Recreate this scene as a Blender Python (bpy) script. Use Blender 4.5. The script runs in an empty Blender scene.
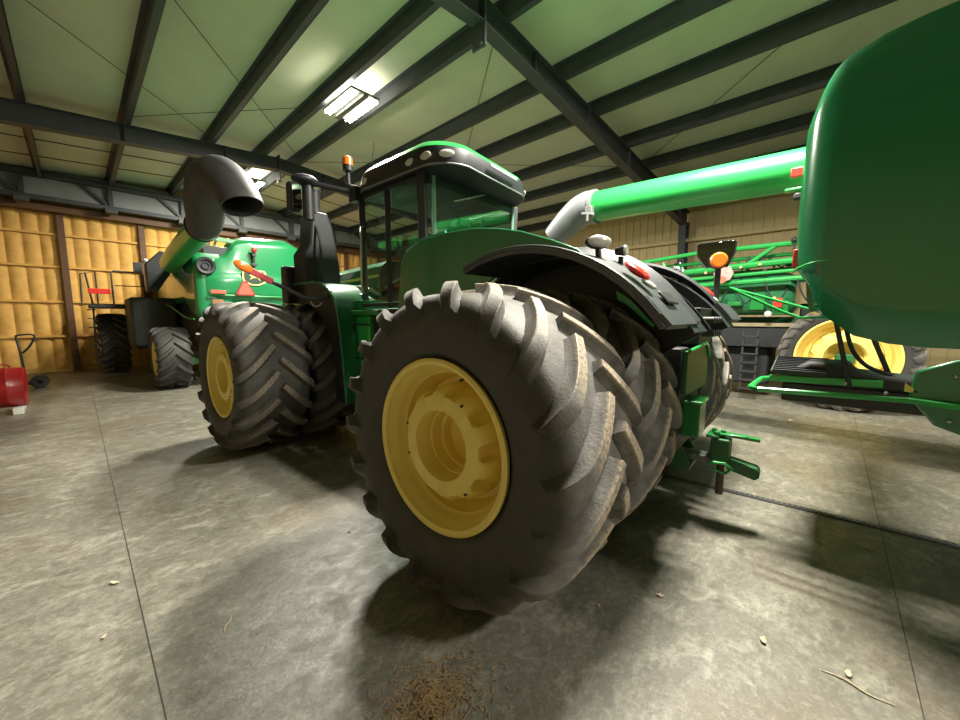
import bpy, bmesh, math, random
from mathutils import Vector, Matrix
random.seed(7)
PI=math.pi; R=math.radians
C=bpy.context.scene.collection

# ---------------------------------------------------------------- materials
def mat(name,col,rough=.5,metal=0.,noise=0.,nscale=8.,col2=None,bump=0.,bscale=40.,spec=.5,coat=0.,detail=4):
    m=bpy.data.materials.new(name); m.use_nodes=True
    nt=m.node_tree; b=nt.nodes['Principled BSDF']
    b.inputs['Base Color'].default_value=(*col,1); b.inputs['Roughness'].default_value=rough
    b.inputs['Metallic'].default_value=metal; b.inputs['Specular IOR Level'].default_value=spec
    b.inputs['Coat Weight'].default_value=coat; b.inputs['Coat Roughness'].default_value=.08
    tc=nt.nodes.new('ShaderNodeTexCoord')
    if noise>0:
        n=nt.nodes.new('ShaderNodeTexNoise'); n.inputs['Scale'].default_value=nscale; n.inputs['Detail'].default_value=detail
        nt.links.new(tc.outputs['Object'],n.inputs['Vector'])
        r=nt.nodes.new('ShaderNodeMapRange'); r.inputs[1].default_value=.4; r.inputs[2].default_value=.7
        r.inputs[3].default_value=0; r.inputs[4].default_value=noise
        nt.links.new(n.outputs['Fac'],r.inputs[0])
        x=nt.nodes.new('ShaderNodeMix'); x.data_type='RGBA'
        x.inputs[6].default_value=(*col,1); x.inputs[7].default_value=(*(col2 or [c*.5 for c in col]),1)
        nt.links.new(r.outputs[0],x.inputs[0]); nt.links.new(x.outputs[2],b.inputs['Base Color'])
    if bump>0:
        n=nt.nodes.new('ShaderNodeTexNoise'); n.inputs['Scale'].default_value=bscale; n.inputs['Detail'].default_value=3
        nt.links.new(tc.outputs['Object'],n.inputs['Vector'])
        u=nt.nodes.new('ShaderNodeBump'); u.inputs['Strength'].default_value=bump; u.inputs['Distance'].default_value=.01
        nt.links.new(n.outputs['Fac'],u.inputs['Height']); nt.links.new(u.outputs[0],b.inputs['Normal'])
    return m
def emis(name,col,s):
    m=bpy.data.materials.new(name); m.use_nodes=True; nt=m.node_tree; nt.nodes.clear()
    e=nt.nodes.new('ShaderNodeEmission'); e.inputs[0].default_value=(*col,1); e.inputs[1].default_value=s
    o=nt.nodes.new('ShaderNodeOutputMaterial'); nt.links.new(e.outputs[0],o.inputs[0]); return m
def glass(name,tint,fac=.1,gcol=(1,1,1)):
    m=bpy.data.materials.new(name); m.use_nodes=True; nt=m.node_tree; nt.nodes.clear()
    t=nt.nodes.new('ShaderNodeBsdfTransparent'); t.inputs[0].default_value=(*tint,1)
    g=nt.nodes.new('ShaderNodeBsdfGlossy'); g.inputs['Roughness'].default_value=.03; g.inputs[0].default_value=(*gcol,1)
    f=nt.nodes.new('ShaderNodeLayerWeight'); f.inputs[0].default_value=.15
    a=nt.nodes.new('ShaderNodeMath'); a.operation='MULTIPLY_ADD'; a.inputs[1].default_value=.12; a.inputs[2].default_value=fac
    nt.links.new(f.outputs['Fresnel'],a.inputs[0])
    x=nt.nodes.new('ShaderNodeMixShader'); o=nt.nodes.new('ShaderNodeOutputMaterial')
    nt.links.new(a.outputs[0],x.inputs[0]); nt.links.new(t.outputs[0],x.inputs[1]); nt.links.new(g.outputs[0],x.inputs[2])
    nt.links.new(x.outputs[0],o.inputs[0]); return m

GREEN=mat('green_paint',(.016,.22,.045),.3,coat=.5,noise=.25,nscale=3,col2=(.02,.2,.05))
GREEN_B=mat('bright_green_paint',(.03,.42,.09),.32,coat=.4,noise=.15,nscale=3,col2=(.03,.3,.06))
GREEN_C=mat('combine_green_paint',(.014,.2,.07),.25,coat=.45,noise=.2,nscale=2,col2=(.012,.17,.06))
GREEN_S=mat('dark_green_paint',(.026,.19,.075),.3,coat=.5,noise=.3,nscale=4,col2=(.015,.1,.03))
GREEN_F=mat('frame_green_paint',(.018,.13,.04),.5,noise=.5,nscale=9,col2=(.05,.11,.04))
YEL=mat('yellow_rim_paint',(.88,.7,.19),.42,noise=.3,nscale=5,col2=(.75,.58,.17),bump=.05)
BLACK=mat('black_plastic',(.018,.02,.024),.5,noise=.3,nscale=6,col2=(.03,.03,.03))
FEND=mat('fender_plastic',(.04,.044,.05),.5,noise=.5,nscale=5,col2=(.07,.07,.068),bump=.15,bscale=300)
GREY=mat('grey_steel',(.2,.21,.21),.5,metal=.3,noise=.4,nscale=10)
DARK=mat('dark_steel',(.03,.031,.034),.55,noise=.5,nscale=8,col2=(.06,.055,.045))
CHROME=mat('bright_metal',(.6,.6,.58),.3,metal=.9)
BOOT=mat('rubber_boot',(.05,.048,.055),.6,noise=.5,nscale=4,col2=(.085,.08,.08),bump=.1,bscale=60)
BOOTG=mat('grey_rubber_boot',(.2,.21,.225),.5,noise=.5,nscale=5,col2=(.2,.2,.22))
RED=mat('red_lens',(.75,.04,.03),.25,coat=.5); ORANGE=mat('orange_lens',(.9,.2,.02),.25,coat=.5)
SMVR=mat('fluorescent_red_orange',(.95,.1,.06),.45); PINK=mat('faded_pink',(.75,.35,.33),.5,noise=.4,nscale=12,col2=(.8,.6,.55))
WHITE=mat('white_plastic',(.75,.75,.7),.4,noise=.2,nscale=20); DRUM=mat('red_paint',(.4,.012,.015),.35,coat=.4,noise=.4,nscale=6,col2=(.22,.01,.01))
LENS=mat('lamp_lens',(.6,.6,.55),.15,coat=.8,noise=.5,nscale=40,col2=(.35,.35,.33))
GL=glass('cab_glass',(.84,.92,.88),.03); MIR=mat('mirror_glass',(.35,.38,.36),.05,metal=1)
SMOKE=glass('smoked_panel',(.12,.16,.1),.08)
SEAT=mat('seat_fabric',(.03,.03,.032),.8,noise=.3); SKY=mat('cab_trim',(.07,.075,.07),.6)
TUBE=emis('fluorescent_tube',(1,.93,.74),38)
STEELP=mat('painted_beam',(.04,.047,.054),.55,noise=.4,nscale=3,col2=(.08,.08,.075))
HEADP=mat('header_panel',(.22,.235,.235),.6,noise=.5,nscale=1.5,col2=(.15,.16,.16))
POSTP=mat('post_brown',(.11,.05,.02),.6,noise=.4,nscale=6)
STRAW=mat('straw',(.44,.3,.15),.8,noise=.6,nscale=30,col2=(.16,.09,.04)); LEAF=mat('dry_leaf',(.62,.52,.36),.75,noise=.5,nscale=60,col2=(.4,.3,.18))

def tyre_mat(name,dust=.8,pale=(.25,.235,.21)):
    m=mat(name,(.02,.0195,.02),.62,noise=0,bump=.25,bscale=70)
    nt=m.node_tree; b=nt.nodes['Principled BSDF']
    tc=nt.nodes.new('ShaderNodeTexCoord'); s=nt.nodes.new('ShaderNodeSeparateXYZ'); nt.links.new(tc.outputs['Object'],s.inputs[0])
    cmb=nt.nodes.new('ShaderNodeCombineXYZ'); nt.links.new(s.outputs[0],cmb.inputs[0]); nt.links.new(s.outputs[2],cmb.inputs[2])
    ln=nt.nodes.new('ShaderNodeVectorMath'); ln.operation='LENGTH'; nt.links.new(cmb.outputs[0],ln.inputs[0])
    n=nt.nodes.new('ShaderNodeTexNoise'); n.inputs['Scale'].default_value=7; n.inputs['Detail'].default_value=7; n.inputs['Roughness'].default_value=.65
    nt.links.new(tc.outputs['Object'],n.inputs['Vector'])
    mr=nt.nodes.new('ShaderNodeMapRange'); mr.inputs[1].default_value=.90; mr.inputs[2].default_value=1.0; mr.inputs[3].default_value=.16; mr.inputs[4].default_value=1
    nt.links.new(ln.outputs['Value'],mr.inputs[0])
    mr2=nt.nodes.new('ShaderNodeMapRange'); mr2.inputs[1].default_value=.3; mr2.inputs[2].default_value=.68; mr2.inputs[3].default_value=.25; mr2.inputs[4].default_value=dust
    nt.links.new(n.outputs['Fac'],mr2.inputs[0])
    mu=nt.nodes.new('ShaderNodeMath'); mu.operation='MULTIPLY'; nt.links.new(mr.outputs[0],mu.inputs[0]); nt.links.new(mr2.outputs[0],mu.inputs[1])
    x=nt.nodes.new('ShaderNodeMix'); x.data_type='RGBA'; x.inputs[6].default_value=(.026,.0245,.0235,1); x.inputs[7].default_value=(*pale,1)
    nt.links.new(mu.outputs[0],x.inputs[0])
    m3=nt.nodes.new('ShaderNodeMapRange'); m3.inputs[1].default_value=1.025; m3.inputs[2].default_value=1.045; m3.inputs[3].default_value=0; m3.inputs[4].default_value=dust
    nt.links.new(ln.outputs['Value'],m3.inputs[0])
    n3=nt.nodes.new('ShaderNodeTexNoise'); n3.inputs['Scale'].default_value=45; n3.inputs['Detail'].default_value=4; nt.links.new(tc.outputs['Object'],n3.inputs['Vector'])
    m4=nt.nodes.new('ShaderNodeMapRange'); m4.inputs[1].default_value=.38; m4.inputs[2].default_value=.55; m4.inputs[3].default_value=.15; nt.links.new(n3.outputs['Fac'],m4.inputs[0])
    q=nt.nodes.new('ShaderNodeMath'); q.operation='MULTIPLY'; nt.links.new(m3.outputs[0],q.inputs[0]); nt.links.new(m4.outputs[0],q.inputs[1])
    x2=nt.nodes.new('ShaderNodeMix'); x2.data_type='RGBA'; x2.inputs[7].default_value=(.46,.36,.25,1)
    nt.links.new(q.outputs[0],x2.inputs[0]); nt.links.new(x.outputs[2],x2.inputs[6]); nt.links.new(x2.outputs[2],b.inputs['Base Color'])
    return m
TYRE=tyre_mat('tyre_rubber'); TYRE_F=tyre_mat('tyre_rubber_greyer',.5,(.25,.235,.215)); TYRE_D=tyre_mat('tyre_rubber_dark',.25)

def concrete():
    m=bpy.data.materials.new('concrete_floor'); m.use_nodes=True; nt=m.node_tree; b=nt.nodes['Principled BSDF']; L=nt.links.new
    tc=nt.nodes.new('ShaderNodeTexCoord')
    def noise(sc,det,rough=.6,dist=0,vec=None):
        n=nt.nodes.new('ShaderNodeTexNoise'); n.inputs['Scale'].default_value=sc; n.inputs['Detail'].default_value=det
        n.inputs['Roughness'].default_value=rough; n.inputs['Distortion'].default_value=dist
        L(vec or tc.outputs['Object'],n.inputs['Vector']); return n
    def rng(o,a,c,lo,hi):
        r=nt.nodes.new('ShaderNodeMapRange'); r.inputs[1].default_value=a; r.inputs[2].default_value=c; r.inputs[3].default_value=lo; r.inputs[4].default_value=hi
        L(o,r.inputs[0]); return r.outputs[0]
    def mix(f,a,c,t='MIX'):
        x=nt.nodes.new('ShaderNodeMix'); x.data_type='RGBA'; x.blend_type=t
        for v,i in ((f,0),(a,6),(c,7)):
            if hasattr(v,'is_output'): L(v,x.inputs[i])
            elif i==0: x.inputs[0].default_value=v
            else: x.inputs[i].default_value=(*v,1)
        return x.outputs[2]
    c=mix(rng(noise(.7,6,.6,.4).outputs['Fac'],.35,.65,0,1),(.245,.235,.195),(.155,.15,.122))
    # trowel sweeps, running across the slab
    mp=nt.nodes.new('ShaderNodeMapping'); mp.inputs['Scale'].default_value=(2.6,3.6,1); mp.inputs['Rotation'].default_value=(0,0,.5); L(tc.outputs['Object'],mp.inputs[0])
    c=mix(rng(noise(2.0,9,.72,.8,mp.outputs[0]).outputs['Fac'],.44,.64,0,.8),c,(.13,.125,.095))
    c=mix(rng(noise(1.3,8,.68,.9,mp.outputs[0]).outputs['Fac'],.5,.66,0,.6),c,(.44,.43,.35))
    # brown stains
    c=mix(rng(noise(.9,3,.5,1.).outputs['Fac'],.52,.7,0,.65),c,(.17,.13,.085))
    # dark drip spots
    v=nt.nodes.new('ShaderNodeTexVoronoi'); v.inputs['Scale'].default_value=2.6; v.inputs['Randomness'].default_value=1
    mp2=nt.nodes.new('ShaderNodeMapping'); mp2.inputs['Scale'].default_value=(1,1.5,1); L(tc.outputs['Object'],mp2.inputs[0])
    ad=nt.nodes.new('ShaderNodeMix'); ad.data_type='VECTOR'; ad.inputs[0].default_value=.12
    L(mp2.outputs[0],ad.inputs[4]); L(noise(5,3).outputs['Color'],ad.inputs[5]); L(ad.outputs[1],v.inputs['Vector'])
    c=mix(rng(v.outputs['Distance'],.10,.16,.75,0),c,(.1,.095,.07))
    c=mix(rng(noise(38,3).outputs['Fac'],.52,.75,0,.35),c,(.12,.115,.09))
    c=mix(rng(noise(6,10,.75,.5,mp.outputs[0]).outputs['Fac'],.46,.6,0,.7),c,(.12,.115,.085))
    c=mix(rng(noise(22,8,.8,.3).outputs['Fac'],.5,.66,0,.45),c,(.38,.37,.30))
    L(c,b.inputs['Base Color'])
    L(rng(noise(2.4,6,.6,.5,mp.outputs[0]).outputs['Fac'],.3,.7,.3,.62),b.inputs['Roughness'])
    bu=nt.nodes.new('ShaderNodeBump'); bu.inputs['Strength'].default_value=.35; bu.inputs['Distance'].default_value=.008
    L(noise(14,6,.7,0,mp.outputs[0]).outputs['Fac'],bu.inputs['Height']); L(bu.outputs[0],b.inputs['Normal'])
    b.inputs['Specular IOR Level'].default_value=.5
    return m
FLOOR=concrete()
CEIL=mat('ceiling_liner',(.54,.56,.42),.9,spec=.05,noise=.5,nscale=1.1,col2=(.42,.45,.36),bump=.3,bscale=3)
FOAM=mat('ochre_foam_wall',(.62,.36,.085),.75,noise=.6,nscale=5,col2=(.48,.25,.05),bump=.6,bscale=9)
CREAM=mat('cream_wall_sheet',(.62,.5,.25),.6,noise=.4,nscale=2,col2=(.5,.4,.2),bump=.2,bscale=6)

# ---------------------------------------------------------------- geometry helper
class G:
    def __init__(s): s.bm=bmesh.new()
    def face(s,vs):
        try: return s.bm.faces.new(vs)
        except ValueError: return None
    def box(s,c,d,rot=None):
        M=Matrix.Translation(c)@((rot.to_4x4() if rot else Matrix.Identity(4)))@Matrix.Diagonal((d[0],d[1],d[2],1))
        bmesh.ops.create_cube(s.bm,size=1,matrix=M); return s
    def bb(s,x0,x1,y0,y1,z0,z1): return s.box(((x0+x1)/2,(y0+y1)/2,(z0+z1)/2),(abs(x1-x0),abs(y1-y0),abs(z1-z0)))
    def bar(s,p,q,w,h=None):
        p=Vector(p);q=Vector(q);d=q-p; h=h or w
        return s.box((p+q)/2,(w,h,d.length),d.to_track_quat('Z','Y').to_matrix())
    def cyl(s,p,q,r,r2=None,n=20):
        p=Vector(p);q=Vector(q);d=q-p; M=Matrix.Translation((p+q)/2)@d.to_track_quat('Z','Y').to_matrix().to_4x4()
        bmesh.ops.create_cone(s.bm,cap_ends=True,segments=n,radius1=r,radius2=r if r2 is None else r2,depth=d.length,matrix=M); return s
    def ball(s,c,r,sc=(1,1,1),rot=None,u=20,v=12):
        M=Matrix.Translation(c)@((rot.to_4x4() if rot else Matrix.Identity(4)))@Matrix.Diagonal((*sc,1))
        bmesh.ops.create_uvsphere(s.bm,u_segments=u,v_segments=v,radius=r,matrix=M); return s
    def tube(s,pts,r,n=10,smooth=0,cap=True):
        P=[Vector(p) for p in pts]
        if smooth:
            Q=[]
            for i in range(len(P)-1):
                a=P[max(i-1,0)];b=P[i];c=P[i+1];d=P[min(i+2,len(P)-1)]
                for k in range(smooth):
                    t=k/smooth; Q.append(.5*((2*b)+(-a+c)*t+(2*a-5*b+4*c-d)*t*t+(-a+3*b-3*c+d)*t**3))
            Q.append(P[-1]); 
            if hasattr(r,'__len__'):
                r=[r[min(int(i/smooth),len(r)-1)]*(1-(i%smooth)/smooth)+r[min(int(i/smooth)+1,len(r)-1)]*((i%smooth)/smooth) for i in range(len(Q))]
            P=Q
        rs=r if hasattr(r,'__len__') else [r]*len(P)
        up=None; rings=[]
        for i,p in enumerate(P):
            t=(P[min(i+1,len(P)-1)]-P[max(i-1,0)]).normalized()
            if up is None: up=t.orthogonal().normalized()
            up=(up-t*up.dot(t)).normalized(); w=t.cross(up)
            rings.append([s.bm.verts.new(p+rs[i]*(math.cos(2*PI*k/n)*up+math.sin(2*PI*k/n)*w)) for k in range(n)])
        for a,b in zip(rings,rings[1:]):
            for k in range(n): s.face((a[k],a[(k+1)%n],b[(k+1)%n],b[k]))
        if cap: s.face(rings[0][::-1]); s.face(rings[-1])
        return s
    def lathe(s,prof,c=(0,0,0),axis='y',n=48,fn=None,closed=False):
        rings=[]
        for i,(r,h) in enumerate(prof):
            ring=[]
            for k in range(n):
                a=2*PI*k/n; rr=fn(i,r,a) if fn else r
                x,y=rr*math.cos(a),rr*math.sin(a)
                p={'y':(x,h,y),'z':(x,y,h),'x':(h,x,y)}[axis]
                ring.append(s.bm.verts.new((c[0]+p[0],c[1]+p[1],c[2]+p[2])))
            rings.append(ring)
        for a,b in zip(rings,rings[1:]+([rings[0]] if closed else [])):
            for k in range(n): s.face((a[k],a[(k+1)%n],b[(k+1)%n],b[k]))
        return s
    def prism(s,poly,d0,d1,plane='xz'):
        def P(u,v,d): return {'xz':(u,d,v),'xy':(u,v,d),'yz':(d,u,v)}[plane]
        a=[s.bm.verts.new(P(u,v,d0)) for u,v in poly]; b=[s.bm.verts.new(P(u,v,d1)) for u,v in poly]
        s.face(a); s.face(b[::-1]); n=len(a)
        for k in range(n): s.face((a[k],b[k],b[(k+1)%n],a[(k+1)%n]))
        return s
    def grid(s,rows,closed=False):
        V=[[s.bm.verts.new(p) for p in r] for r in rows]
        for a,b in zip(V,V[1:]):
            n=len(a)
            for k in range(n if closed else n-1): s.face((a[k],a[(k+1)%n],b[(k+1)%n],b[k]))
        return V
    def sheet(s,rows,t,axis=None):
        """a curved sheet with real thickness t along its normals (or along axis)"""
        g=bmesh.new(); V=[[g.verts.new(p) for p in r] for r in rows]
        for a,b in zip(V,V[1:]):
            for k in range(len(a)-1): g.faces.new((a[k],a[k+1],b[k+1],b[k]))
        g.normal_update()
        A=[[v.co.copy() for v in r] for r in V]; B=[[v.co-(Vector(axis) if axis else v.normal)*t for v in r] for r in V]; g.free()
        a=s.grid(A); b=s.grid(B)
        n=len(a);m=len(a[0])
        for i in range(n-1): s.face((a[i][0],a[i+1][0],b[i+1][0],b[i][0])); s.face((a[i][-1],b[i][-1],b[i+1][-1],a[i+1][-1]))
        for k in range(m-1): s.face((a[0][k],b[0][k],b[0][k+1],a[0][k+1])); s.face((a[-1][k],a[-1][k+1],b[-1][k+1],b[-1][k]))
        return s
    def build(s,name,m,parent=None,bevel=0,seg=2,ang=35,loc=None,flip=False,kind=None):
        bm=s.bm
        if flip:
            for v in bm.verts: v.co.y=-v.co.y
        bmesh.ops.recalc_face_normals(bm,faces=bm.faces)
        for f in bm.faces: f.smooth=True
        for e in bm.edges:
            e.smooth = len(e.link_faces)==2 and e.calc_face_angle(0)<R(ang)
        me=bpy.data.meshes.new(name); bm.to_mesh(me); bm.free(); me.materials.append(m)
        o=bpy.data.objects.new(name,me); C.objects.link(o)
        if parent: o.parent=parent
        if loc: o.location=loc
        if bevel:
            b=o.modifiers.new('b','BEVEL'); b.width=bevel; b.segments=seg; b.limit_method='ANGLE'; b.angle_limit=R(40); b.harden_normals=False
        if kind: o['kind']=kind
        return o
def thing(name,label,cat,loc=(0,0,0),rz=0,group=None):
    o=bpy.data.objects.new(name,None); C.objects.link(o); o.location=loc; o.rotation_euler=(0,0,R(rz)); o.empty_display_size=.2
    return tag(o,label,cat,group)
def tag(o,label,cat,group=None):
    o['label']=label; o['category']=cat
    if group: o['group']=group
    return o
def struct(name,g,m,**k): return g.build(name,m,kind='structure',**k)

# ---------------------------------------------------------------- building (x across the barn, y along the ridge)
RU=4.7
def zr(u): return 7.1-abs(u-RU)*.075
XL,XR,YN,YF=-7.2,16.6,-13.,19.9
struct('floor',G().bb(XL,XR,YN,YF,-.2,0),FLOOR)
struct('ceiling',G().prism([(XL,zr(XL)),(RU,7.1),(XR,zr(XR)),(XR,zr(XR)+.1),(RU,7.2),(XL,zr(XL)+.1)],YN,YF+.2),CEIL)
# gable wall with foam bays
g=G().bb(XL,XR,YF,YF+.2,0,7.1)
def lump(x0,x1,z0,z1):
    n=5; rows=[]
    for i in range(n+1):
        t=i/n; rows.append([(x0+(x1-x0)*t, YF-.002-.075*math.sin(PI*t)**.6*(.35+.65*math.sin(PI*s/4)**.5 if 0<s<4 else .3), z0+(z1-z0)*s/4) for s in range(5)])
    g.grid(rows)
zs=[.1,1.25,2.45,3.65,4.75,5.75]
x=XL+.05
while x<XR:
    for a,b in zip(zs,zs[1:]): lump(x,x+.36+random.uniform(-.015,.015),a+.02,b-.02)
    x+=.385
for z in zs[1:-1]: g.bb(XL,XR,YF-.1,YF,z-.035,z+.035)
struct('wall_left',g,FOAM)
n=1
for u in (-6.4,-4.3,-2.2,-.1,2.0,4.1,6.2,8.3,10.4,12.5,14.6):
    struct('trim_%d'%n,G().bb(u-.09,u+.09,YF-.2,YF-.03,0,5.7),POSTP,bevel=.008); n+=1
# header above the big door: plate, chords, webs
struct('trim_%d'%n,G().bb(XL,XR,19.3,19.36,5.8,6.75),HEADP); n+=1
struct('trim_%d'%n,G().bb(XL,XR,19.12,19.4,5.72,5.86),STEELP,bevel=.008); n+=1
struct('trim_%d'%n,G().bb(XL,XR,19.1,19.4,6.45,6.62),STEELP,bevel=.008); n+=1
struct('trim_%d'%n,G().bb(XL,XR,19.5,19.88,5.45,5.68),POSTP,bevel=.008); n+=1
for k in range(12):
    u=-7.+k*2.05
    struct('trim_%d'%n,G().bb(u-.06,u+.06,19.15,19.31,5.86,6.45),STEELP); n+=1
    struct('trim_%d'%n,G().bar((u-.75,19.24,6.5),(u-.02,19.24,5.84),.09,.09),STEELP); n+=1
    struct('trim_%d'%n,G().bb(u-.18,u+.14,19.0,19.3,5.6,5.76),STEELP,bevel=.01); n+=1
# other walls
g=G().bb(XR,XR+.2,YN,YF,0,zr(XR)+.1)
y=YN
while y<YF-.2:
    g.bb(XR-.03,XR,y,y+.06,.05,6.15); y+=.3
struct('wall_right',g,CREAM)
for z in (1.6,3.2,4.85):
    struct('trim_%d'%n,G().bb(XR-.2,XR-.04,YN,YF-.3,z-.03,z+.1),POSTP if z<4 else CREAM,bevel=.008); n+=1
g=G().bb(XL-.2,XL,YN,YF,0,6.3)
y=YN
while y<YF-.2:
    g.bb(XL,XL+.03,y,y+.06,.05,6.1); y+=.3
struct('wall_near',g,CREAM)
g=G().bb(XL,XR,YN-.2,YN,0,7.1)
x=XL+.1
while x<XR:
    g.bb(x,x+.06,YN,YN+.03,.05,6.1); x+=.3
struct('wall_back',g,mat('brown_sheet_back',(.14,.11,.07),.6))
# rafters : tapered I beams sloping to both eaves, each with its column
for v in (-10.5,-3.2,4.4,13.0):
    for s in (1,-1):
        ue=XR-.15 if s>0 else XL+.15
        zt=lambda u: zr(u)-.285
        d0,d1=.34,.56
        g=G()
        g.prism([(RU,zt(RU)),(ue,zt(ue)),(ue,zt(ue)-d1),(RU,zt(RU)-d0)],v-.012,v+.012)
        g.prism([(RU,zt(RU)),(ue,zt(ue)),(ue,zt(ue)-.02),(RU,zt(RU)-.02)],v-.12,v+.12)
        g.prism([(RU,zt(RU)-d0),(ue,zt(ue)-d1),(ue,zt(ue)-d1-.022),(RU,zt(RU)-d0-.022)],v-.12,v+.12)
        for t in (.12,.3,.5,.7,.9):
            u=RU+(ue-RU)*t; g.bb(u-.01,u+.01,v-.11,v+.11,zt(u)-(d0+(d1-d0)*t),zt(u)-.01)
        struct('trim_%d'%n,g,STEELP); n+=1
        uc=ue-s*.25; g=G().bb(uc-.02,uc+.02,v-.012,v+.012,0,5.7)
        g.bb(uc-.22,uc+.22,v-.012,v+.012,0,zt(uc)-.4); g.bb(uc-.24,uc-.21,v-.12,v+.12,0,zt(uc)-.4); g.bb(uc+.21,uc+.24,v-.12,v+.12,0,zt(uc)-.4)
        struct('trim_%d'%n,g,STEELP,bevel=.004); n+=1
    # splice plate at the peak
    struct('trim_%d'%n,G().bb(RU-.02,RU+.02,v-.14,v+.14,6.1,6.9).cyl((RU-.05,v-.06,6.14),(RU+.05,v-.06,6.14),.03),STEELP,bevel=.004); n+=1
# purlins
for u in (-5.65,-3.95,-2.2,-.45,1.2,2.93,4.25,5.25,7.05,8.55,10.35,11.95,13.6,15.2):
    w=.095
    z=zr(u)
    g=G().bb(u-.012,u+.012,YN,YF,z-.28,z).bb(u-.012,u+w,YN,YF,z-.292,z-.278).bb(u-w,u+.012,YN,YF,z-.014,z-.002)
    g.bb(u+w-.012,u+w,YN,YF,z-.292,z-.25)
    struct('trim_%d'%n,g,STEELP); n+=1
# ceiling liner seams (thin battens) beyond the far rafter and bracing rods
for v in (14.6,16.2,17.8):
    for a,b in ((XL,RU),(RU,XR)):
        struct('trim_%d'%n,G().bar((a,v,zr(a)-.012),(b,v,zr(b)-.012),.03,.02),DARK); n+=1
for p,q in (((1.2,13,6.75),(5.3,8.4,6.98)),((-.5,5.2,6.6),(5.3,12.9,6.98)),((5.4,12.9,6.9),(12.,4.5,6.4)),((5.4,4.6,6.95),(11.9,12.9,6.45)),((5.4,-3,6.95),(11.9,4.4,6.45)),((3,13,6.85),(-4,4.5,6.3))):
    struct('trim_%d'%n,G().cyl(p,q,.008,n=6),DARK); n+=1
# joints sawn in the slab
struct('trim_%d'%n,G().bb(.137,.143,YN,YF-.3,-.001,.0015),DARK); n+=1
struct('trim_%d'%n,G().bb(.2,XR,-.455,-.45,-.001,.0015),DARK); n+=1
struct('trim_%d'%n,G().bb(8.6,8.606,YN,YF-.3,-.001,.0015),DARK); n+=1

# light fixtures hung along the ridge
def fixture(v,label,k=1.):
    t=thing('light_fixture',label,'light',(4.62,v,6.58),0,'ceiling lights along the ridge')
    G().bb(-.34,.34,-.65,.65,.05,.1).bb(-.06,.06,-.66,.66,.0,.06).build('housing',GREY,t,bevel=.006)
    for kk in (-.5,.5): G().cyl((0,kk,.1),(0,kk,.42),.008,n=6).build('hanger',GREY,t)
    for s in (-1,1):
        for kk in (-.05,.05): G().cyl((s*.25+kk,-.6,.015),(s*.25+kk,.6,.015),.019,n=12).build('tube',TUBE,t)
    for s in (-1,1):
        l=bpy.data.lights.new('tube_light','AREA'); l.shape='RECTANGLE'; l.size=.2; l.size_y=1.2; l.energy=LP*k; l.color=(1,.95,.83); l.spread=PI
        o=bpy.data.objects.new('tube_light',l); C.objects.link(o); o.parent=t; o.location=(s*.25,0,-.012)
        l=bpy.data.lights.new('tube_light_up','AREA'); l.shape='RECTANGLE'; l.size=.14; l.size_y=1.2; l.energy=UP; l.color=(1,.95,.83)
        o=bpy.data.objects.new('tube_light_up',l); C.objects.link(o); o.parent=t; o.location=(s*.25,0,.11); o.rotation_euler=(PI,0,0)
LP=440; UP=12
for v,l in ((8.3,'twin tube fluorescent fixture nearest above the tractor'),(15.6,'twin tube fluorescent fixture glowing beyond the rafter behind the grey spout'),(1.0,'twin tube fluorescent fixture hanging over the drawbar hitch'),(-6.3,'twin tube fluorescent fixture farthest from the ochre wall')):
    fixture(v,l,{-6.3:.75,1.0:1.05}.get(v,1.))

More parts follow.
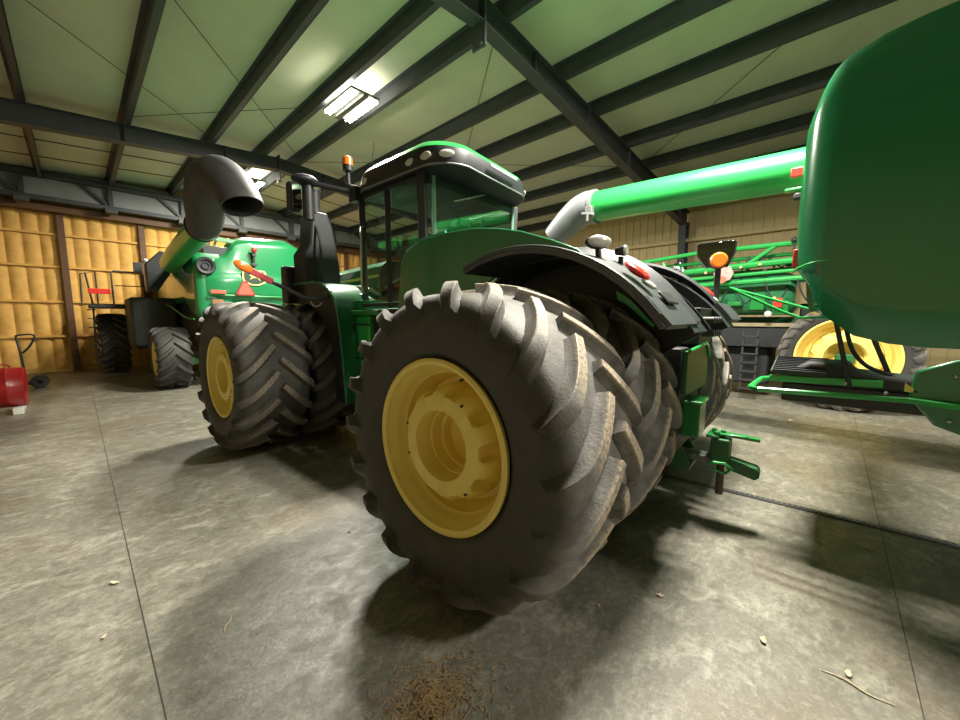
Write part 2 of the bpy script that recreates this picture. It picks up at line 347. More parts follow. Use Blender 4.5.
# ---------------------------------------------------------------- wheels (axis = local y, +y is the outer side, x forward)
def tyre_geo(rad,hw,rimr,lugs,lh=.062,direction=-1):
    g=G(); s=rad/1.05; k=hw/.38; tr=rad-lh
    prof=[(rimr-.005,.30*k),(rimr+.03,.33*k),(rimr+(tr-rimr)*.18,.365*k),(rimr+(tr-rimr)*.42,.392*k),(rimr+(tr-rimr)*.62,.393*k),(tr-.085*s,.378*k),(tr-.045*s,.352*k),(tr-.02*s,.315*k),(tr-.006*s,.22*k),(tr,.1*k),(tr+.001,0)]
    full=prof+[(r,-h) for r,h in prof[-2::-1]]
    g.lathe([(r,h) for r,h in full],n=96)
    # arc length table from the crown to the sidewall
    pts=[Vector((h,r)) for r,h in prof[::-1]]; L=[0]
    for a,b in zip(pts,pts[1:]): L.append(L[-1]+(b-a).length)
    def at(q):
        for i in range(len(L)-1):
            if q<=L[i+1] or i==len(L)-2:
                t=(q-L[i])/(L[i+1]-L[i]); p=pts[i].lerp(pts[i+1],t)
                a=(pts[min(i+1,len(pts)-1)]-pts[max(i-1,0)]).normalized(); b=(pts[min(i+2,len(pts)-1)]-pts[i]).normalized()
                d=a.lerp(b,t).normalized(); return p,Vector((-d.y,d.x))
    Qs=L[5]+.07*s   # just past the shoulder
    pitch=2*PI/lugs
    for side in (1,-1):
        for i in range(lugs):
            th0=pitch*(i+(.5 if side<0 else 0)); ns=12; rows=[]
            for j in range(ns+1):
                t=j/ns; q=-.0+.025*k+(Qs-.025*k)*t
                sw=.40*k/rad                       # sweep angle from nose to shoulder
                th=th0-direction*sw*(1-(1-t)**1.25)
                # direction of the lug in (circ, q)
                dth=-direction*sw*1.25*max(1-t,.12)**.25*rad; dq=Qs; ln=math.hypot(dth,dq); cx,cq=dq/ln,-dth/ln
                wt=(.031+.012*t)*s; wb=(.066+.030*t)*s; h=lh
                row=[]
                for off,hh in ((-wb,-.012),(-wt-.018,h*.22),(-wt-.006,h*.6),(-wt,h*.95),(-wt+.006,h),(wt-.006,h),(wt,h*.95),(wt+.006,h*.6),(wt+.018,h*.22),(wb,-.012)):
                    qq=max(min(q+off*cq,L[7]),0.0); p,nn=at(max(qq,1e-4)); 
                    if nn.y<.0: nn.y=0
                    nn=(nn+Vector((0,.9))).normalized(); P=p+nn*hh; a=th+off*cx/rad
                    row.append((P.y*math.cos(a),side*P.x,P.y*math.sin(a)))
                rows.append(row)
            V=g.grid(rows); g.face(V[0]); g.face(V[-1][::-1])
    return g
def rim_geo(rimr,hw,hub=True):
    g=G(); o=hw*.92; r=rimr
    prof=[(r-.005,o-.05),(r+.028,o-.012),(r+.03,o+.012),(r+.012,o+.02),(r-.012,o+.008),(r-.02,o-.03),(r-.045,o-.06),(r-.05,o-.10),(r-.075,o-.13),(r-.08,o-.2),(r-.11,o-.24),(r-.115,o-.36),(r-.12,-o+.06),(r-.03,-o+.02),(r+.028,-o+.012),(r+.028,-o-.002),(r-.02,-o),(r-.05,-o+.1)]
    g.lathe(prof,n=72)
    # dish
    g.lathe([(r-.108,o-.27),(r-.15,o-.262),(r-.2,o-.27),(r-.21,o-.30),(r-.108,o-.31)],n=72)
    return g
def hub_geo(rimr,hw):
    g=G(); o=hw*.92; h=rimr*.72
    def fn(i,r,a):
        if i in (2,3,4,5):
            c=.5+.5*math.cos(10*a); f=min(1,max(0,(c-.45)/.25)); return r-(0,0,.03,.062,.05,.02)[i]*f
        return r
    g.lathe([(h*.9,o-.31),(h,o-.29),(h,o-.19),(h*.99,o-.13),(h*.96,o-.08),(h*.90,o-.045),(h*.84,o-.03),(h*.60,o-.025),(h*.58,o-.04),(h*.575,o-.15),(h*.55,o-.155),(h*.545,o-.24),(h*.51,o-.25),(h*.50,o-.32),(0.001,o-.325)],n=120,fn=fn)
    return g
def bolt_geos(rimr,hw):
    o=hw*.92; h=rimr*.72; out=[]
    for k in (0,3,6,9):
        a=2*PI*(k+.5)/10; out.append(G().cyl((h*.88*math.cos(a),o-.06,h*.88*math.sin(a)),(h*.88*math.cos(a),o-.03,h*.88*math.sin(a)),.009,n=6))
    a=R(118); out.append(G().cyl(((rimr-.03)*math.cos(a),o-.04,(rimr-.03)*math.sin(a)),((rimr-.045)*math.cos(a),o-.0,(rimr-.045)*math.sin(a)),.009,n=6))
    return out
_c={}
def wheel(parent,x,y,z,rad,hw,rimr,lugs,side,tm=TYRE,lh=.062,hub=True,rm=YEL,rot=0):
    """side +1: outer face towards +y of the machine"""
    key=(rad,hw,rimr,lugs,side,tm.name,hub)
    if key not in _c:
        t=tyre_geo(rad,hw,rimr,lugs,lh).build('tyre',tm,None,flip=side<0,ang=30)
        r=rim_geo(rimr,hw).build('rim',rm,None,flip=side<0)
        ch=[r]
        if hub:
            ch.append(hub_geo(rimr,hw).build('hub',rm,None,flip=side<0)); ch+=[q.build('bolt',DARK,None,flip=side<0) for q in bolt_geos(rimr,hw)]
        _c[key]=(t,ch); objs=(t,ch)
    else:
        T,chs=_c[key]; t=T.copy(); C.objects.link(t); ch=[]
        for c in chs:
            d=c.copy(); C.objects.link(d); ch.append(d)
    t.parent=parent; t.location=(x,y,z); t.rotation_euler=(0,rot,0)
    for c in ch: c.parent=t
    return t

# ---------------------------------------------------------------- the four wheel drive tractor
T=thing('tractor','large green articulated tractor on dual wheels with a glass cab, parked in mid shed','tractor',(3.82,1.872,0),92.5)
RZ=1.045; WB=4.38; OY,IY=1.925,.975; HW=.437
for x,tm,r0 in ((0,TYRE,.05),(WB,TYRE_F,.12)):
    for s in (1,-1):
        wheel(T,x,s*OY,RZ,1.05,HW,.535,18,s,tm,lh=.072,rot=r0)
        wheel(T,x,s*IY,RZ,1.05,HW,.535,18,s,tm if x==0 else TYRE_D,lh=.072,rot=r0+.1)  # darker rubber on the inner front tyres stands in for fender shade
# axles
for x in (0,WB): G().cyl((x,-OY+.1,RZ),(x,OY-.1,RZ),.13,n=24).cyl((x,-.6,RZ),(x,.6,RZ),.27,n=24).ball((x,0,RZ),.42).build('axle',GREEN_F,T)
# chassis
g=G().bb(-.95,1.7,-.38,.38,.95,1.55).bb(2.1,6.4,-.42,.42,.85,1.5).bb(1.4,2.3,-.18,.18,.8,1.35).bb(-.6,.9,-.45,.45,.55,.95)
g.build('chassis',GREEN_F,T,bevel=.02)
G().bb(-.6,1.2,-.43,.43,1.5,1.98).build('fuel_tank',BLACK,T,bevel=.06)
# hood and nose
g=G(); rows=[]
for x,zt,w in ((3.15,2.74,.52),(4.,2.71,.54),(5.,2.66,.55),(6.,2.55,.55),(6.6,2.4,.52),(6.95,2.1,.45),(7.0,1.5,.42)):
    rows.append([(x,-w,1.45),(x,-w,zt-.25),(x,-w*.93,zt-.1),(x,-w*.75,zt-.02),(x,0,zt+.02),(x,w*.75,zt-.02),(x,w*.93,zt-.1),(x,w,zt-.25),(x,w,1.45)])
g.grid(rows); h=g.build('hood',GREEN_S,T)
g=G()
for s in (1,-1): g.bar((3.2,s*.525,2.5),(6.4,s*.545,2.36),.02,.04)
g.build('hood_stripe',YEL,h)
G().bb(6.75,7.02,-.4,.4,1.5,2.2).build('grille',BLACK,h,bevel=.03)
G().bb(6.4,7.15,-.55,.55,.75,1.45).build('front_weight_bracket',GREEN_F,T,bevel=.03)
# rear fenders: green inner panel and flared black arch over the dual tyres
for s in (1,-1):
    g=G()
    top=[(2.2,1.4),(2.13,2.15),(2.07,2.5),(1.95,2.66),(1.7,2.75),(1.3,2.78),(.9,2.77),(.58,2.72),(.3,2.65),(0,2.54),(-.25,2.43)]
    arc=[(1.36*math.cos(a),RZ+1.36*math.sin(a)) for a in [R(105-k*9) for k in range(0,11)]]
    g.prism(top+[(1.36*math.cos(R(a)),RZ+1.36*math.sin(R(a))) for a in range(104,12,-8)]+[(1.4,1.3)],s*.92,s*.97)
    f=g.build('fender_panel',GREEN_S,T,bevel=.012)
    G().tube([(x+.01,s*.945,z+.012) for x,z in top[2:6]],.014,6).build('edge_highlight',mat('teal_highlight',(.05,.4,.25),.3),f)  # teal tube painting the highlight along the panel's top edge
    G().prism([(1.37*math.cos(R(a)),RZ+1.37*math.sin(R(a))) for a in range(10,149,6)]+[(.62*math.cos(R(a)),RZ+.62*math.sin(R(a))) for a in range(148,9,-12)],s*.44,s*.47).build('wheel_well',BLACK,T)
    G().sheet([[(1.345*math.cos(R(a)),s*y,RZ+1.345*math.sin(R(a))) for y in (.46,.6,.75,.93)] for a in range(20,149,8)],.02).build('wheel_well_roof',BLACK,T)
    # arch
    rows=[]
    for k in range(0,25):
        a=R(66+k*(145-66)/24.)
        rr=1.335; x=rr*math.cos(a); z=RZ+rr*math.sin(a)
        # the rear runs out flatter, past the tyre
        crown=[]
        for t in range(9):
            y=.70+.80*t/8; e=.0 if t<7 else (-.0 if t==7 else -.03)
            ri=rr+.07*(1-(t/8))**1.2*math.sin(PI*min(k/24*1.1,1))+e*.3
            if t==0: ri+=.05
            crown.append((ri*math.cos(a),s*y,RZ+ri*math.sin(a)))
        rows.append(crown)
    ar=G().sheet(rows,.03*(1 if s<0 else -1) if False else .03,None).build('fender_arch',FEND,T,ang=40)
    # outer lip
    lip=G().tube([(1.342*math.cos(R(a)),s*1.5,RZ+1.342*math.sin(R(a))) for a in range(67,147,5)],.016,8).build('lip',FEND,ar)
    # rear cap hanging below the arch end
    a=R(150); g=G()
    rows=[]
    for ang,yo in ((136,1.50),(139,1.5),(142,1.5),(145.5,1.46)):
        rr=1.36; a=R(ang); rows.append([(rr*math.cos(a)-(.0),s*(.70+(yo-.70)*t/5),RZ+rr*math.sin(a)) for t in range(6)])
    g.sheet(rows,.05).build('rear_cap',FEND,ar)
    a=R(126); nrm=Vector((math.cos(a),0,math.sin(a))); tg=Vector((-math.sin(a),0,math.cos(a))); rot=Matrix((tg,Vector((0,1,0)),nrm)).transposed()
    c=Vector((1.40*math.cos(a),s*1.22,RZ+1.40*math.sin(a)))
    G().ball(c,1,(.105,.07,.03),rot).build('tail_light',RED,ar)
    G().ball(c+Vector((-.085,0,-.095)),1,(.06,.05,.02),rot).build('reversing_light',LENS,ar)
    a=R(137); nrm=Vector((math.cos(a),0,math.sin(a))); tg=Vector((-math.sin(a),0,math.cos(a))); rot=Matrix((tg,Vector((0,1,0)),nrm)).transposed()
    c=Vector((1.377*math.cos(a),s*1.12,RZ+1.387*math.sin(a)))
    G().box(c,(.11,.24,.02),rot).build('vent_recess',BLACK,ar,bevel=.01)
    # work lamps on the fender shoulder
    b=G().cyl((-.5,s*1.1,2.28),(-.49,s*1.1,2.38),.022).ball((-.48,s*1.1,2.425),1,(.045,.1,.05),Matrix.Rotation(R(-35*s),3,'Z')).build('work_lamp',BLACK,T)
    G().ball((-.51,s*1.12,2.43),1,(.03,.10,.046),Matrix.Rotation(R(-35*s),3,'Z')).build('lens',LENS,b)
    b=G().cyl((-.60,s*.92,2.2),(-.60,s*.92,2.33),.02).cyl((-.56,s*.92,2.375),(-.63,s*.92,2.375),.03,.042).build('work_lamp',BLACK,T)
    G().cyl((-.63,s*.92,2.375),(-.645,s*.92,2.375),.042,.035).build('lens',LENS,b)
    # green tread strips inside the wheel arch
    g=G()
    g.prism([(-.50,2.09),(-.62,2.01),(-.82,1.80),(-.80,1.79),(-.62,1.95),(-.52,2.01)],s*.72,s*.74)
    g.build('fender_brace',GREEN_B,T)
# front fenders: squared arches behind the inner duals, green outside, black liner inside
FP=[(4.9,2.36),(4.46,2.40),(3.9,2.40),(3.66,2.37),(3.46,2.28),(3.28,2.13),(3.19,1.93),(3.14,1.6),(3.1,1.2),(3.07,.9),(3.05,.66)]
for s in (1,-1):
    rows=[[(x,s*y,z) for y in (.55,.75,1.0,1.2)] for x,z in FP]
    ff=G().sheet(rows,.025).build('front_fender',GREEN_S,T,ang=50)
    rows=[[(x+(.03 if z<2.3 else .0),s*y,z-.035) for y in (.56,.75,1.0,1.19)] for x,z in FP]
    G().sheet(rows,.012).build('liner',BLACK,ff,ang=50)
    q=[]
    for x,z in FP:
        d=Vector((x-WB,z-RZ)); q.append((x,z,WB+d.x*1.085/d.length,RZ+d.y*1.085/d.length))
    G().sheet([[(a,s*1.2,b),((a+c)/2,s*1.2,(b+d)/2),(c,s*1.2,d)] for a,b,c,d in q],.012,(0,s,0)).build('mud_guard',BLACK,ff,ang=50)
    G().tube([(x-.005,s*1.2,z) for x,z in FP],.018,8).build('lip',GREEN_S,ff)
# extremity bar with orange and red reflectors, swung out over the left front tyre
b=G().tube([(3.45,1.15,2.20),(3.62,1.28,2.14),(3.7,1.42,2.15),(3.7,1.84,2.345)],.028,8).box((3.48,1.19,2.2),(.14,.08,.1)).build('extremity_bar',FEND,T)
G().box((3.69,1.97,2.405),(.03,.30,.085),Matrix.Rotation(R(25),3,'X')).build('red_reflector',mat('dull_red_reflector',(.4,.04,.045),.4),b,bevel=.01)
G().ball((3.69,2.165,2.505),1,(.03,.12,.06),Matrix.Rotation(R(26),3,'X')).build('orange_lamp',ORANGE,b)
G().tube([(3.5,1.26,2.08),(3.52,1.31,2.03),(3.56,1.36,2.04),(3.6,1.38,2.1)],.012,6,4).build('grab_loop',CHROME,b)
# cab : roof, posts, glass, interior
def ring(x0,x1,hy,r,z,n=6,bow=.06):
    P=[]
    for cx,cy,a0 in ((x1-r,hy-r,0),(x0+r,hy-r,90),(x0+r,-hy+r,180),(x1-r,-hy+r,270)):
        for k in range(n+1):
            a=R(a0+90*k/n); X=cx+r*math.cos(a); Y=cy+r*math.sin(a)
            t=(1-(Y/hy)**2); X+=(-bow if a0 in(90,180) else bow)*t+(.14*max(0,-Y/hy) if a0 in (90,180) else 0)
            P.append((X,Y+.11,z))
    return P
CX0,CX1,CY=1.25,3.0,.92
g=G(); rr=[]
def zarch(P,amt):   # the roof rises towards its middle
    return [(x,y,z+amt*max(0,(1-((x-2.1)/1.05)**2))) for x,y,z in P]
rr=[ring(CX0+.1,CX1-.08,CY-.08,.3,3.50),ring(CX0,CX1,CY,.34,3.50),ring(CX0-.02,CX1+.02,CY+.02,.36,3.58),ring(CX0,CX1,CY,.36,3.67)]
rr=[rr[0],rr[1],zarch(rr[2],.02),zarch(rr[3],.06)]
V=g.grid(rr,True); g.face(V[0])
V2=V[-1]; g.face(V2)
roof=g.build('cab_roof',BLACK,T,ang=50)
g=G(); rr=[zarch(ring(CX0-.0,CX1,CY+.0,.36,3.672),.062),zarch(ring(CX0+.03,CX1-.03,CY-.03,.36,3.70),.075),zarch(ring(CX0+.16,CX1-.16,CY-.16,.34,3.77),.10),zarch(ring(CX0+.45,CX1-.45,CY-.45,.3,3.82),.11)]
V=g.grid(rr,True); g.face(V[-1]); g.build('roof_cap',GREEN_B,roof,ang=50)
g=G().tube(ring(CX0-.012,CX1+.012,CY+.012,.35,3.51)+[ring(CX0-.012,CX1+.012,CY+.012,.35,3.51)[0]],.012,6); g.build('roof_trim',GREY,roof)
for x,y,rz in ((1.78,1.035,90),(1.52,1.035,90),(1.30,.93,128),(1.12,-.2,180),(1.42,-.70,232),(1.7,-.86,270),(2.7,1.03,80)):
    rot=Matrix.Rotation(R(rz),3,'Z')
    if x!=1.12:
        G().ball((x,y,3.605),1,(.025,.085,.042),rot).build('roof_lamp',LENS,roof)
G().box((1.19,.05,3.63),(.012,.6,.045),Matrix.Rotation(R(4),3,'Z')).build('tinted_strip',mat('grey_strip',(.25,.28,.32),.3),roof,bevel=.01)
# beacon and antenna
bc=G().cyl((3.0,1.08,3.62),(3.0,1.08,3.80),.03).cyl((3.0,.95,3.62),(3.0,1.1,3.62),.02).build('beacon_bracket',BLACK,T)
G().cyl((3.0,1.08,3.79),(3.0,1.08,3.86),.066).build('beacon_base',BLACK,bc)
G().cyl((3.0,1.08,3.86),(3.0,1.08,3.94),.072,.066).ball((3.0,1.08,3.94),.066,(1,1,.6)).build('beacon_lens',ORANGE,bc)
G().cyl((2.8,.86,3.7),(2.72,.86,4.15),.006,.003,6).build('antenna',BLACK,T)
# cab base
g=G().prism([(1.72,2.0),(3.08,1.98),(3.12,1.7),(2.2,1.55),(1.7,1.6)],-.86,.86); g.build('cab_floor',BLACK,T,bevel=.02)
PZ0,PZ1=2.0,3.52
posts=[((3.06,.84),(2.98,.9),.085),((2.42,.88),(2.36,.93),.07),((1.76,.86),(1.72,.92),.10)]
for s in (1,-1):
    for (a,b),(c,d),w in posts:
        G().bar((a,s*b,PZ0),(c,s*d,PZ1),w,w*.8).build('cab_post',BLACK,T,bevel=.012)
    # side glass panes
    for (x0,x1) in ((3.02,2.44),(2.36,1.8)):
        G().prism([(x0,2.02),(x1,2.02),(x1-.04,3.5),(x0-.04,3.5)],s*.875,s*.885).build('side_window',GL,T)
    G().bar((3.0,s*.9,2.04),(1.75,s*.9,2.04),.06,.05).build('door_sill',BLACK,T,bevel=.008)
    G().bar((2.98,s*.92,3.47),(1.74,s*.92,3.47),.07,.05).build('door_header',BLACK,T,bevel=.008)
    G().tube([(2.95,s*.93,2.2),(2.9,s*.99,2.3),(2.88,s*.99,3.0),(2.93,s*.93,3.1)],.014,8,3).build('grab_rail',CHROME,T)
G().box((1.695,0,2.77),(.01,1.62,1.44),Matrix.Rotation(R(-1.5),3,'Y')).build('rear_window',GL,T)
G().bb(3.03,3.04,-.8,.8,2.05,3.5).build('windshield',GL,T)
for s in (1,-1): G().bar((1.68,s*.77,2.4),(1.66,s*.79,3.5),.05,.035).build('window_edge',mat('pale_green_edge',(.16,.33,.22),.3,coat=.5),T,bevel=.006)
G().bb(1.66,1.7,-.8,.86,3.4,3.52).build('window_header',BLACK,T,bevel=.01)
w=G().cyl((1.63,.48,3.28),(1.645,-.11,3.5),.01,n=8).box((1.64,.2,3.38),(.02,.02,.02)).build('wiper_arm',CHROME,T)
G().bar((1.655,.52,3.2),(1.655,.15,3.42),.014,.02).build('wiper_blade',BLACK,w)
# interior
st=G().box((2.25,0,2.42),(.55,.55,.16)).box((1.98,0,2.78),(.16,.52,.62),Matrix.Rotation(R(-10),3,'Y')).box((1.93,0,3.15),(.1,.28,.16)).build('seat',SEAT,T,bevel=.05)
G().box((2.25,0,2.2),(.35,.35,.3)).build('seat_base',BLACK,T,bevel=.02)
sw=G().lathe([(.2+.017*math.cos(a),.017*math.sin(a)) for a in [2*PI*k/8 for k in range(8)]],axis='x',n=28,closed=True)
M=Matrix.Translation((2.72,0,2.82))@Matrix.Rotation(R(35),4,'Y'); bmesh.ops.transform(sw.bm,matrix=M,verts=sw.bm.verts)
sw.cyl((2.72,0,2.82),(2.95,0,2.3),.04).bar((2.72,-.18,2.82),(2.72,.18,2.82),.03).build('steering_wheel',SEAT,T)
G().box((2.3,-.42,2.6),(.55,.16,.12)).box((2.62,-.6,2.95),(.05,.28,.2)).box((2.62,-.6,2.72),(.04,.04,.3)).build('armrest_console',SKY,T,bevel=.01)
G().cyl((1.85,-.3,2.5),(1.85,-.3,3.1),.025,n=10).build('seat_post',mat('tan_post',(.5,.42,.26),.5),T)
G().tube([(2.9,.6,2.3),(2.6,.55,2.42),(2.2,.6,2.4),(1.9,.55,2.5)],.015,8,4).build('hose',CHROME,T)
# steps, battery box, platform in front of the cab
G().bb(2.55,3.25,-.62,1.0,1.9,1.97).bb(3.0,3.3,-.5,.9,1.97,2.12).build('platform',GREEN,T,bevel=.01)
bx=G().bb(2.85,3.2,.5,.93,1.15,1.9).build('battery_box',GREEN_B,T,bevel=.03)  # brighter green stands in for lamp light falling on this box
G().tube([(2.86,.93,1.76),(2.87,.985,1.77),(3.1,.985,1.77),(3.16,.985,1.72),(3.16,.985,1.36),(3.1,.985,1.3),(2.87,.985,1.3),(2.86,.93,1.31)],.013,6,2).build('handle',BLACK,bx)
G().prism([(2.86,1.15),(3.18,1.15),(3.1,.8),(3.02,.55),(2.92,.8)],.88,.93).build('step_bracket',GREEN_B,T,bevel=.01)
G().bb(2.5,3.3,.3,.95,.35,1.1).build('step_housing',BLACK,T,bevel=.04)
G().tube([(4.1,.55,2.2),(3.7,.62,2.34),(3.35,.6,2.3),(3.1,.55,2.2)],.025,10,5).tube([(4.1,.62,2.12),(3.7,.7,2.24),(3.35,.7,2.2),(3.1,.62,2.1)],.022,10,5).build('handrail',CHROME,T)
# exhaust / air intake stack
ex=G().prism([(.62,2.1),(1.2,2.1),(1.2,2.85),(1.1,3.0),(1.06,3.42),(1.0,3.5),(.80,3.5),(.72,3.3),(.62,2.7)],4.1,4.5,'yz').build('exhaust_shroud',BLACK,T,bevel=.03)
G().bb(4.5,4.7,.85,1.32,2.1,2.68).build('side_panel',BLACK,ex,bevel=.02)
G().cyl((4.3,.91,3.4),(4.3,.91,3.86),.09,n=20).cyl((4.3,.91,3.84),(4.3,.91,3.88),.10,.10,n=24).build('intake_stack',DARK,ex)
G().tube([(4.0,1.02,2.2),(3.98,1.0,2.9),(4.06,1.0,3.2),(4.2,1.02,3.34),(4.35,1.03,3.3)],.02,8,4).build('guard_tube',DARK,ex)
# mirror arm and mirror
ma=G().tube([(2.95,1.0,3.52),(3.1,1.2,3.56),(3.32,1.5,3.62)],.035,8,3).ball((3.34,1.5,3.64),1,(.14,.17,.07)).cyl((3.34,1.47,3.15),(3.34,1.47,3.62),.07).box((2.97,1.0,3.5),(.16,.1,.18)).build('mirror_arm',BLACK,T)
mh=G().box((3.28,1.68,3.38),(.12,.17,.36),Matrix.Rotation(R(12),3,'Z')).build('mirror_housing',BLACK,ma,bevel=.05,seg=3)
G().box((3.212,1.672,3.38),(.01,.13,.3),Matrix.Rotation(R(12),3,'Z')).build('mirror_glass',MIR,ma,bevel=.003)
# rear: brackets, hydraulic block, drawbar and hitch
G().prism([(-.38,1.2),(.5,1.22),(.50,1.58),(-.20,1.62),(-.30,1.58),(-.38,1.48)],-1.02,-.98,'yz').build('rear_plate',GREEN_F,T,bevel=.01)
G().tube([(-1.03,.5,1.59),(-1.03,-.20,1.625),(-1.03,-.31,1.59),(-1.03,-.385,1.48)],.014,8).build('plate_edge',GREEN_B,T)
G().bb(-1.08,-.8,-.08,.2,.80,1.10).bb(-1.1,-.8,-.1,.22,1.10,1.13).build('rear_bracket',GREEN,T,bevel=.012)
g=G()
for k in range(4): g.cyl((-1.0,-.35+.12*k,1.72),(-1.12,-.35+.12*k,1.72),.03).cyl((-1.0,-.35+.12*k,1.84),(-1.12,-.35+.12*k,1.84),.03)
g.bb(-1.02,-.7,-.45,.1,1.62,1.95).build('hydraulic_block',DARK,T,bevel=.008)
G().bb(-.95,-.75,-.4,.4,.7,1.6).build('rear_frame',DARK,T,bevel=.01)
G().prism([(-.75,.52),(-1.0,.5),(-1.02,.56),(-.8,.95)],.14,.17).prism([(-.75,.52),(-1.0,.5),(-1.02,.56),(-.8,.95)],-.17,-.14).bb(-1.02,-.78,-.17,.17,.48,.52).build('drawbar_support',GREEN_F,T,bevel=.006)
db=G().bb(-1.22,-.4,-.075,.075,.555,.615).build('drawbar',GREY,T,bevel=.006)
h=G().bb(-1.30,-1.16,-.1,.1,.60,.80).build('hitch_body',GREEN_F,db,bevel=.012)
g=G().bb(-1.22,-1.12,-.1,.1,.80,.825)
g.bar((-1.2,-.06,.815),(-1.5,-.09,.80),.07,.03).bar((-1.2,.02,.83),(-1.42,.02,.84),.08,.02).cyl((-1.2,.07,.8),(-1.2,.07,.86),.025,n=10).cyl((-1.24,0,.8),(-1.24,0,.865),.02,n=10).cyl((-1.17,.0,.8),(-1.17,0,.87),.018,n=10)
g.build('clevis_top',GREEN,db,bevel=.006)
G().prism([(-1.28,.62),(-1.5,.58),(-1.52,.55),(-1.52,.5),(-1.49,.47),(-1.28,.52)],-.09,.03).build('clevis_jaw',GREEN_F,db,bevel=.01)
G().tube([(-1.16,.10,.56),(-1.2,.15,.6),(-1.28,.13,.6),(-1.33,.08,.55),(-1.28,.07,.49),(-1.2,.12,.53)],.012,8).build('pin_handle',GREEN_B,db)
G().cyl((-1.24,.03,.28),(-1.24,.03,.6),.03,n=14).build('hitch_pin',mat('rusty_pin',(.12,.08,.06),.6,noise=.5),db,bevel=.008)
# right hand marker: post, amber lamp, smoked panel
pm=G().bb(-.9,-.84,-1.64,-1.56,1.7,2.58).build('marker_post',BLACK,T,bevel=.01)
G().prism([(-.63,2.77),(-.65,2.79),(-1.02,2.79),(-1.04,2.77),(-1.03,2.64),(-.96,2.49),(-.74,2.49),(-.64,2.64)],-1.615,-1.60,'xz').build('smoked_panel',SMOKE,pm,bevel=.003)
g=G().tube([(-.625,-1.607,2.77),(-.65,-1.607,2.795),(-1.02,-1.607,2.795),(-1.045,-1.607,2.77),(-1.035,-1.607,2.64),(-.965,-1.607,2.485),(-.735,-1.607,2.485),(-.635,-1.607,2.64),(-.625,-1.607,2.77)],.008,6).build('panel_rim',BLACK,pm)
lt=G().cyl((-.87,-1.58,2.56),(-.885,-1.53,2.56),.105,.10,28).build('lamp_body',BLACK,pm)
G().cyl((-.885,-1.53,2.56),(-.893,-1.505,2.56),.098,.08,28).build('amber_lens',ORANGE,pm,bevel=.006)

# ---------------------------------------------------------------- combines
def blend(tab,x):
    if x<=tab[0][0]: return tab[0][1]
    for (a,b),(c,d) in zip(tab,tab[1:]):
        if x<=c: return b+(d-b)*(x-a)/(c-a)
    return tab[-1][1]
def side_panel(s,top,bot,length,hy=1.45,rc=.24,y_in=.9,bulge=.015):
    """a big moulded shield wrapping round the rear corner"""
    path=[]; 
    for k in range(4): path.append((0.0,y_in+(hy-rc-y_in)*k/4))
    for k in range(9):
        a=PI/2*k/8; path.append((rc-rc*math.cos(a)*1.0,hy-rc+rc*math.sin(a)))
    x=rc
    while x<length: x+=.16; path.append((min(x,length),hy))
    d=0; rows=[]; pv=None
    for x,y in path:
        z0,z1=blend(bot,x),blend(top,x); row=[]
        for j in range(17):
            t=j/16; z=z0+(z1-z0)*t
            b=bulge*(math.sin(PI*min(max(t,0),1))**.6)-.025*max(0,(t-.95)/.05)**2-.05*max(0,(.1-t)/.1)**2
            nx,ny=(0,1) if x>=rc else ((x-rc)/rc if x<rc else 0,(y-(hy-rc))/rc if y>hy-rc else 0)
            l=math.hypot(nx,ny) or 1
            row.append((x+b*nx/l*(1),s*(y+b*ny/l),z))
        rows.append(row)
    return G().sheet(rows,.025)

def combine(label,loc,rz,top,bot,axr,axf,bx,auger,boot,rc=.16):
    c=thing('combine_harvester',label,'combine harvester',loc,rz)
    L=6.2
    sp=side_panel(1,top,bot,L,rc=rc).build('side_shield',GREEN_C,c,ang=50)
    sr=side_panel(-1,top,bot,L,rc=rc).build('side_shield',GREEN_C,c,ang=50)
    # chassis, axles, wheels
    G().bb(bx,6.2,-1.2,1.2,.75,1.9).build('underbody',DARK,c,bevel=.05)  # extended low to block lamp light and darken the floor beneath
    G().bb(bx,6.0,-1.3,1.3,1.9,3.3).build('body',DARK,c,bevel=.05)
    G().bb(axr-.12,axr+.12,-1.7,1.7,.6,.8).bb(axr-.1,axr+.1,-.2,.2,.6,1.3).build('axle',GREEN_F,c,bevel=.02)
    G().bb(axf-.2,axf+.2,-2.2,2.2,.8,1.2).build('axle',GREEN_F,c,bevel=.02)
    for s in (1,-1):
        wheel(c,axr,s*1.95,.82,.82,.34,.42,16,s,TYRE_F,lh=.055)
        wheel(c,axf,s*2.78,1.02,1.02,.34,.5,20,s,TYRE_D,lh=.06)
    # grain tank and cab
    G().prism([(2.3,3.3),(5.0,3.3),(5.4,4.25),(5.2,4.3),(2.3,4.1),(2.1,4.0)],-1.25,1.25).build('grain_tank',BLACK,c,bevel=.03)
    cb=G().prism([(5.6,2.0),(7.3,2.0),(7.5,2.6),(7.25,3.75),(5.6,3.8)],-.95,.95).build('cab',BLACK,c,bevel=.04)
    G().bb(5.5,7.5,-1.05,1.05,3.78,3.92).build('cab_roof',GREEN_C,cb,bevel=.05)
    for s in (1,-1): G().prism([(5.75,2.2),(7.2,2.2),(7.35,2.65),(7.15,3.65),(5.75,3.68)],s*.955,s*.965).build('cab_window',mat('cab_dark_glass',(.02,.025,.025),.06,coat=1),cb)
    G().bb(6.6,8.0,-.7,.7,.7,1.9).build('feeder_house',GREEN_F,c,bevel=.03)
    # unloading auger with its rubber spout
    a=G().tube(auger,(.245),32).build('unloading_auger',GREEN_B,c,ang=50)
    boot(c,a)
    return c,sp,sr,a

